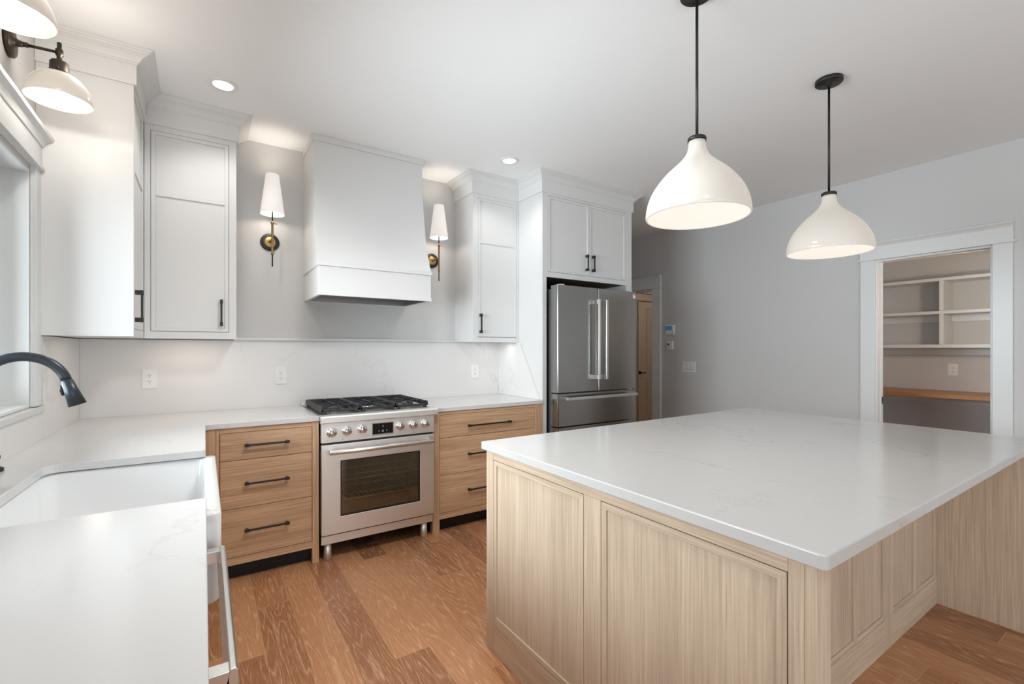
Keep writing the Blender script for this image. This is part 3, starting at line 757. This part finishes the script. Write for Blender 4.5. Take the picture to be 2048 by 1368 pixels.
m.box(HX0 + t, HX1 - t, -.03, -.0006, 1.692, 1.79)
m.build('lower_box', m_cab, T, .0012, 1)
MB().box(HX0 - .008, HX1 + .008, YH - .009, -.0006, 1.8865, 1.918).build('band_moulding', m_cab, T, .003)
m = MB(FY(YH)).box(HX0 - .0045, HX1 + .0045, 1.692, 1.717, .0003, .0045)
m.build('bottom_bead', m_cab, T, .001)
m = MB(); a0, a1, b0, b1 = HX0 + t + .001, HX1 - t - .001, YH + t + .001, -.031
m.box(a0, a1, b0, b0 + .006, 1.694, 1.789).box(a0, a1, b1 - .006, b1, 1.694, 1.789).box(a0, a0 + .006, b0 + .006, b1 - .006, 1.694, 1.789).box(a1 - .006, a1, b0 + .006, b1 - .006, 1.694, 1.789)
m.box(a0 + .006, a1 - .006, b0 + .006, b1 - .006, 1.745, 1.789)
for k in range(3): m.box(a0 + .06 + k * .225, a0 + .26 + k * .225, b0 + .08, b1 - .08, 1.739, 1.7452)
m.build('liner', m_steelD, T)

# ================================================================== REFRIGERATOR
T = thing('refrigerator', 'stainless french-door refrigerator with two upright bar handles', 'refrigerator', (3.53, -.4, 0))
RL, RRt = 3.058, 3.9985; YD0, YD1 = -.722, -.812
MB().box(RL + .004, RRt - .004 if RRt - .004 < 4.0 else 4.0, -.715, -.04, .02, 1.835).build('body', m_steelD, T)
fG = FY(YD0)
def fdoor(x0, x1, z0, z1, name):
    pts = fillet([(x0, YD0, .002), (x0, YD1, .012), (x1, YD1, .012), (x1, YD0, .002)], 0)
    m = MB(FZ).prism(pts, z0, z1)
    return m.build(name, m_steelV, T, .003)
XM = 3.5155
d1 = fdoor(RL, XM - .002, .972, 1.8655, 'door'); d2_ = fdoor(XM + .002, RRt, .972, 1.8655, 'door')
f1 = fdoor(RL, RRt, .692, .962, 'drawer'); f2 = fdoor(RL, RRt, .09, .682, 'drawer')
boxes(None, [(RL + .01, RRt - .01, -.70, -.6, .0, .0195), (RL + .01, RRt - .01, -.2, -.1, .0, .0195)], 'foot_rail', m_black, T, 0)
def vbar(x, parent):
    m = MB().box(x - .0125, x + .0125, -.880, -.862, 1.073, 1.762)
    m.box(x - .0125, x + .0125, -.862, YD1 - .0002, 1.073, 1.112).box(x - .0125, x + .0125, -.862, YD1 - .0002, 1.722, 1.762)
    return m.build('handle', m_handle, parent, .0025)
vbar(3.4700, d1); vbar(3.5590, d2_)
def hbar(z, parent):
    m = MB().box(3.11, 3.945, -.880, -.862, z - .0125, z + .0125)
    for x in (3.13, 3.925): m.box(x - .02, x + .02, -.862, YD1 - .0002, z - .0125, z + .0125)
    return m.build('handle', m_handle, parent, .0025)
hbar(.925, f1); hbar(.60, f2)
boxes(None, [(3.095, 3.14, -.80, -.74, 1.8655, 1.874), (RRt - .08, RRt - .035, -.80, -.74, 1.8655, 1.874)], 'hinge_cover', m_plate, T, 0)
lb_ = MB().box(3.955, 3.988, YD1 - .0009, YD1 - .0003, 1.806, 1.842).build('sticker', m_label, d2_)
MB().cyl((3.979, YD1 - .001, 1.832), .005, 0, .0004, '-y', 12).build('sticker_dot', m_slot, lb_)

# ================================================================== ISLAND
IX0, IX1, IY0, IY1 = 1.6895, 3.883, -3.3394, -1.9354
o = MB(FZ).prism(fillet([(IX0, IY1, .012), (IX0, IY0, .014), (IX1, IY0, .014), (IX1, IY1, .012)], 0), .881, .914).build('island_countertop', quartz('quartz_island', (.55, .543, .528), (.34, .315, .28), seed=9.1, vs=.42), None, .0035, 3)
tag(o, 'large white quartz island countertop with faint grey veins', 'countertop')
T = thing('kitchen_island', 'pale oak kitchen island with framed end panels and open knee space', 'kitchen island', (2.78, -2.6, 0))
CTI = .8805
ix = 1.7005
MB().box(ix + .03, 3.80, -2.956, -1.985, .0, CTI).build('body', m_isV, T)
fI = FXN(ix)
# left end frame
boxes(fI, [(-2.0305, -1.972, 0, CTI, -.03, 0), (-2.6895, -2.6100, .1425, .8475, -.03, 0)], 'stile', m_isV, T)
MB(fI).box(-3.2590, -2.0310, .8480, CTI, -.03, 0).build('rail', m_isY, T, .001, 1)
MB(fI).box(-3.2590, -2.0310, 0, .1420, -.03, 0).build('base_rail', m_isY, T, .001, 1)
def ipanel(fr, a0, a1, b0, b1, o0):
    m = MB(fr).ring(a0, a1, b0, b1, .0215, o0 - .018, o0); m.bm.faces.ensure_lookup_table()
    for k in (0, 1, 2, 3, 8, 9, 10, 11): m.bm.faces[k].material_index = 1      # top and bottom rails: grain runs along them
    d = m.build('door', m_isV, T, .001, 1); d.data.materials.append(m_isY if fr is fI else m_isX)
    MB(fr).box(a0 + .022, a1 - .022, b0 + .022, b1 - .022, o0 - .017, o0 - .006).build('panel', m_isV, d)
    return d
ipanel(fI, -2.6075, -2.0330, .1445, .8455, 0); ipanel(fI, -3.2565, -2.6920, .1445, .8455, 0)
MB().box(ix + .0305, ix + .05, -3.259, -2.957, .0, CTI).build('inner_panel', m_isV, T)
# near post of two boards
MB(fI).box(-3.2920, -3.2595, 0, CTI, -.05, 0).build('corner_post', m_isV, T, .001, 1)
MB(fI).box(-3.3170, -3.2925, 0, CTI, -.062, 0).build('corner_post', m_isV, T, .001, 1)
# back panelling below the overhang
fO = FY(-2.956)
st = [1.7515]
boxes(fO, [(1.7510, 1.8600, .1375, CTI, 0, .022), (2.4600, 2.5330, .1375, CTI, 0, .022), (3.1345, 3.2125, 0, CTI, 0, .022), (3.8130, 3.8400, .1375, CTI, 0, .022)], 'stile', m_isV, T)
for a0, a1 in ((1.8605, 2.4595), (2.5335, 3.1340), (3.2130, 3.8125)):
    MB(fO).box(a0, a1, .850, CTI, 0, .022).build('rail', m_isX, T, .001, 1)
    mid = (a0 + a1) / 2
    ipanel(fO, a0 + .002, mid - .001, .140, .8475, .0218); ipanel(fO, mid + .001, a1 - .002, .140, .8475, .0218)


MB(fO).box(1.7510, 3.1340, 0, .1370, 0, .022).build('base_rail', m_isX, T, .001, 1)
MB(fO).box(3.2130, 3.8400, 0, .1370, 0, .022).build('base_rail', m_isX, T, .001, 1)
# right end panel
MB().box(3.8405, 3.8700, -3.3170, -1.975, 0, CTI).build('end_panel', m_isV, T, .001, 1)

# ================================================================== OUTLETS AND WALL CONTROLS
def outlet(fr, a, b, label, w=.079, h=.124, group='outlets in the backsplash'):
    src = fr(a, b - h / 2, 0)
    T = thing('outlet', label, 'outlet', src, group)
    MB(fr).box(a - w / 2, a + w / 2, b - h / 2, b + h / 2, .0004, .0055).build('cover_plate', m_plate, T, .0018)
    for s in (-1, 1):
        z = b + s * .0195
        m = MB(fr); pts = []
        for k in range(24):
            t = 2 * math.pi * k / 24; pts.append((a + max(-.0145, min(.0145, .0175 * math.cos(t))), z + .0145 * math.sin(t)))
        m.prism(pts, .0056, .0072); rc = m.build('receptacle', m_plate, T)
        boxes(fr, [(a - .0075, a - .0050, z - .001, z + .0075, .0073, .0077), (a + .0050, a + .0072, z, z + .0070, .0073, .0077), (a - .0024, a + .0024, z - .0098, z - .0052, .0073, .0077)], 'slot', m_slot, rc, 0)
    return T
fS = FY(-.0156)
outlet(fS, .3545, 1.143, 'white double outlet in the backsplash under the left upper cabinet')
outlet(fS, 1.1107, 1.1405, 'white double outlet in the backsplash just left of the range')
outlet(fS, 2.7257, 1.127, 'white double outlet in the backsplash right of the range')
outlet(FXN(PB), -2.3097, 1.1225, 'dim double outlet on the pantry wall above the wood counter', group=None)
fW = FXN(XR)
T = thing('thermostat', 'white thermostat with a blue screen on the grey wall', 'thermostat', (XR, -.10, 1.51))
MB(fW).box(-.168, -.040, 1.512, 1.632, .0005, .024).build('body', m_plate, T, .004)
MB(fW).box(-.140, -.050, 1.567, 1.620, .0242, .0255).build('screen', m_blue, T)
boxes(fW, [(-.150, -.142, 1.527, 1.533, .0242, .0252), (-.135, -.127, 1.524, 1.530, .0242, .0252)], 'button', m_slot, T, 0)
T = thing('wall_timer', 'small white wall control below the thermostat', 'wall control', (XR, -.105, 1.33))
MB(fW).box(-.148, -.062, 1.332, 1.432, .0005, .026).build('body', m_plate, T, .005)
MB(fW).box(-.104, -.080, 1.382, 1.407, .0262, .0275).build('screen', m_slot, T)
boxes(fW, [(-.097, -.087, 1.362, 1.368, .0262, .0272), (-.097, -.087, 1.351, 1.357, .0262, .0272)], 'button', m_slot, T, 0)
T = thing('light_switch', 'white triple rocker switch plate on the grey wall near the hall opening', 'light switch', (XR, -.366, 1.06))
MB(fW).box(-.456, -.276, 1.063, 1.186, .0005, .006).build('cover_plate', m_plate, T, .002)
for y in (-.412, -.366, -.320): MB(fW).ring(y - .0195, y + .0195, 1.088, 1.161, .0022, .0061, .0066).build('rocker_gap_shade', m_steelD, T); MB(fW).box(y - .0165, y + .0165, 1.091, 1.158, .0061, .0105).build('rocker', m_plate, T, .002)  # dark ring stands in for the shaded gap round each rocker

# ================================================================== PANTRY
T = thing('pantry_shelving', 'white built-in shelving with a centre divider seen through the pantry doorway', 'shelving', (6.93, -2.48, 1.35))
sx0 = 6.79
for z0, z1 in ((1.347, 1.381), (1.688, 1.718), (2.020, 2.050)):
    MB().box(sx0, PB - .0006, -3.3494, -1.6206, z0, z1).build('shelf', m_trim, T, .001, 1)
MB().box(sx0 - .002, PB - .0006, -2.304, -2.270, 1.3815, 1.6875).build('divider', m_trim, T, .001, 1)
MB().box(sx0 - .002, PB - .0006, -2.304, -2.270, 1.7185, 2.0195).build('divider', m_trim, T, .001, 1)
MB().box(PB - .018, PB - .0006, -3.349, -1.621, 1.275, 1.3465).build('cleat', m_trim, T)
boxes(None, [(PB - .018, PB - .0006, -3.349, -2.3045, 1.617, 1.6875), (PB - .018, PB - .0006, -2.2695, -1.621, 1.617, 1.6875)], 'cleat', m_trim, T, 0)
o = MB(FZ).prism([(5.535, -1.6206), (PB - .0006, -1.6206), (PB - .0006, -3.3494), (6.50, -3.3494), (6.50, -1.955), (5.535, -1.955)], .866, .906).build('butcher_block_counter', m_butch, None, .002)
tag(o, 'warm brown butcher block counter in the pantry', 'countertop')
MB().box(PB - .02, PB - .0006, -3.349, -1.621, .78, .8655).build('counter_cleat', m_trim, o)

# ================================================================== LIGHTS THAT THE ROOM HAS, WITH SOME ADDED FILL
def can(x, y, label, power, group='recessed ceiling lights'):
    T = thing('recessed_light', label, 'ceiling light', (x, y, CZ - .006), group)
    MB().lathe([(.050, CZ - .0005), (.074, CZ - .0005), (.074, CZ - .003), (.070, CZ - .006), (.052, CZ - .006), (.050, CZ - .004)], (x, y, 0), 'z', 40, close=True).build('trim_ring', m_plate, T)
    MB().lathe([(.0, CZ - .0045), (.0495, CZ - .0045), (.0495, CZ - .0006), (0, CZ - .0006)], (x, y, 0), 'z', 40).build('lens', m_led, T)
    l = spot('ceiling_spot', (x, y, CZ - .012), power); l.parent = T; l.location = (0, 0, -.008)
can(.733, -.712, 'recessed ceiling light in front of the left upper cabinets', 13)
can(2.636, -.730, 'recessed ceiling light in front of the cabinet right of the hood', 9)
for x, y, w_ in ((1.35, -2.1, 108), (1.1, -4.3, 34), (2.9, -5.2, 16)):
    spot('ceiling_spot', (x, y, CZ - .02), w_, 150, rad=.22)  # unseen spots without fixtures, added to brighten the aisle and drawers

def pendant(x, y, rim, label):
    T = thing('pendant_lamp', label, 'pendant lamp', (x, y, rim), 'pendant lamps over the island')
    cap = rim + .318
    MB().lathe([(.0, CZ - .001), (.066, CZ - .001), (.066, CZ - .018), (.063, CZ - .021), (.016, CZ - .022), (.014, CZ - .036), (0, CZ - .036)], (x, y, 0)).build('canopy', m_black, T)
    MB().cyl((x, y, 0), .0058, cap + .009, CZ - .034, 'z', 16).build('rod', m_black, T)
    MB().lathe([(0, cap + .012), (.033, cap + .012), (.0365, cap + .008), (.0365, cap - .006), (0, cap - .006)], (x, y, 0)).build('cap', m_black, T)
    out = [(.0335, .312), (.0335, .295), (.036, .280), (.042, .264), (.052, .248), (.067, .231), (.087, .212), (.110, .192), (.132, .170), (.152, .146), (.170, .121), (.185, .094), (.196, .064), (.2025, .034), (.204, .012), (.2035, .003), (.2015, .000)]
    inn = [(r - .006, h if i else .310) for i, (r, h) in enumerate(out)]
    MB().lathe([(r, rim + h) for r, h in out] + [(.1985, rim), (.1975, rim + .003)], (x, y, 0), 'z', 72).build('glass_shade', m_glassO, T)
    inn2 = [(.1970, .002)] + [(r - .0065, h) for r, h in out[::-1][2:]]
    ob = MB().lathe([(r, rim + h) for r, h in inn2], (x, y, 0), 'z', 72).build('shade_lining', m_glassI, T)
    MB().lathe([(0, rim + .115), (.018, rim + .120), (.030, rim + .140), (.032, rim + .158), (.022, rim + .19), (.014, rim + .205), (.014, rim + .23), (0, rim + .23)], (x, y, 0), 'z', 28).build('bulb', m_bulb, T)
    l = point('pendant_glow', (0, 0, 0), 3.2, (1, .88, .72), .03); l.parent = T; l.location = (0, 0, .07)
pendant(2.341, -2.595, 1.877, 'white glass pendant lamp with a black rod, nearer and larger of the two')
pendant(3.505, -2.611, 1.863, 'white glass pendant lamp hanging in front of the pantry, smaller of the two')

def brass_sconce(x, y, xp, label):
    T = thing('wall_sconce', label, 'wall sconce', (xp, -.001, 2.105), 'brass sconces beside the hood')
    bp_ = MB().lathe([(.062, .0005), (.062, .008), (.058, .011), (.0, .011)], (xp, 0, 2.106), '-y', 40).build('back_plate', m_black, T)
    MB().lathe([(.038, .0112), (.038, .016), (.034, .019), (0, .019)], (xp, 0, 2.106), '-y', 40).build('brass_disc', m_brass, bp_)
    MB().tube([(xp, -.018, 2.106), (x, y + .004, 2.106)], .0055, 12).lathe([(.011, .019), (.011, .026), (.007, .03)], (xp, 0, 2.106), '-y', 24).build('arm', m_brassD, T)
    rd = MB().lathe([(.0, 1.993), (.0078, 1.993), (.0098, 1.998), (.0098, 2.008), (.0074, 2.012), (.0074, 2.205), (.0105, 2.208), (.0105, 2.222), (.0085, 2.226), (0, 2.226)], (x, y, 0), 'z', 20).build('stem', m_brassD, T)
    MB().lathe([(0, 2.0), (.0046, 2.0)][:0] + [(.0045, 1.912), (.0045, 1.992)], (x, y, 0), 'z', 14).build('lower_rod', m_bronze, T)
    MB().cyl((x, y, 0), .0045, 2.227, 2.36, 'z', 14).build('upper_rod', m_bronze, T)
    MB().lathe([(.003, .0085), (.003, .020), (.0058, .021), (.0058, .028), (0, .028)], (x, y, 2.214), 'x', 16).build('thumb_screw', m_brass, T)
    MB().lathe([(.0765, 2.276), (.0775, 2.2765), (.0415, 2.555), (.0385, 2.556), (.0385, 2.5545), (.0745, 2.277)], (x, y, 0), 'z', 48, close=True).build('shade', m_shade, T)
    MB().lathe([(0, 2.36), (.014, 2.362), (.022, 2.39), (.024, 2.41), (.018, 2.44), (0, 2.455)], (x, y, 0), 'z', 20).build('bulb', m_bulb, T)
    l = point('sconce_glow', (0, 0, 0), 1.8, (1, .88, .76), .02); l.parent = T; l.location = (x - xp, y + .001, 2.50 - 2.105)
    l = point('sconce_glow', (0, 0, 0), .8, (1, .88, .76), .02); l.parent = T; l.location = (x - xp, y + .001, 2.30 - 2.105)
brass_sconce(1.0425, -.138, 1.041, 'brass wall sconce with a white tapered shade, left of the range hood')
brass_sconce(2.3050, -.148, 2.302, 'brass wall sconce with a white tapered shade, right of the range hood')

def window_sconce(y, label):
    T = thing('wall_sconce', label, 'wall sconce', (.0005, y, 2.548), 'bronze sconces above the window')
    MB().lathe([(.0605, .0005), (.0605, .012), (.056, .017), (.020, .020), (.014, .030), (.010, .045), (0, .045)], (0, y, 2.548), 'x', 40).build('back_plate', m_bronze, T)
    x = .149
    MB().tube([(.04, y, 2.548), (x, y, 2.553)], .0058, 14).lathe([(.0095, .040), (.0095, .058)], (0, y, 2.549), 'x', 20).build('arm', m_bronze, T)
    MB().lathe([(0, 2.592), (.0075, 2.592), (.0075, 2.566), (.0125, 2.564), (.0125, 2.541), (.0085, 2.538), (.0085, 2.518), (.026, 2.514), (.030, 2.508), (.031, 2.474), (.037, 2.468), (.046, 2.462), (.046, 2.458), (0, 2.458)], (x, y, 0), 'z', 28).build('socket', m_bronze, T)
    for k in range(3):
        t = .6 + k * 2.094; c, s_ = math.cos(t), math.sin(t)
        m = MB().tube([(x + .040 * c, y + .040 * s_, 2.468), (x + .062 * c, y + .062 * s_, 2.468)], .0026, 8).tube([(x + .060 * c, y + .060 * s_, 2.468), (x + .066 * c, y + .066 * s_, 2.468)], .0050, 8)
        m.build('set_screw', m_bronze, T)
    out = [(.040, .1075), (.052, .1045), (.066, .096), (.080, .081), (.092, .061), (.101, .038), (.106, .016), (.1075, .003), (.1065, 0)]
    z0 = 2.353
    MB().lathe([(0, z0 + .1085)] + [(r, z0 + h) for r, h in out] + [(.1045, z0), (.1035, z0 + .003)], (x, y, 0), 'z', 56).build('glass_shade', m_glassS, T)
    MB().lathe([(.1033, z0 + .0025)] + [(r - .0045, z0 + h - .002) for r, h in out[::-1][2:]] + [(0, z0 + .1045)], (x, y, 0), 'z', 56).build('shade_lining', m_glassSI, T)
    MB().lathe([(0, z0 + .030), (.020, z0 + .034), (.030, z0 + .052), (.028, z0 + .072), (.015, z0 + .095), (0, z0 + .1)], (x, y, 0), 'z', 24).build('bulb', m_bulb, T)
    l = point('sconce_glow', (0, 0, 0), 7, (1, .92, .84), .025); l.parent = T; l.location = (x, 0, z0 + .012 - 2.548)
    l = point('sconce_glow', (0, 0, 0), 1.6, (1, .90, .80), .04); l.parent = T; l.location = (x + .09, 0, z0 + .16 - 2.548)  # extra point outside the shade, added so its glow reaches the ceiling
window_sconce(-1.147, 'bronze wall sconce with a milky glass shade, above the window end nearest the upper cabinet')
window_sconce(-1.735, 'bronze wall sconce with a milky glass shade, cut off at the top left corner')

# under-cabinet strips
area('under_cabinet_strip', (.58, -.20, ZB - .006), (0, 0, 0), .38, .03, .5, (1, .84, .70))
area('under_cabinet_strip', (.18, -.50, ZB - .006), (0, 0, 0), .10, .3, .2, (1, .84, .70))
area('under_cabinet_strip', (2.78, -.22, ZB - .010), (0, 0, 0), .34, .03, .25, (1, .92, .84))
# warm lamp of the side room, added hidden fill light in the pantry
point('side_room_lamp', (6.2, -.4, 2.5), 8, (1, .80, .62), .08)
point('pantry_fill', (5.62, -3.2, 1.75), 12, (1, .84, .70), .06)
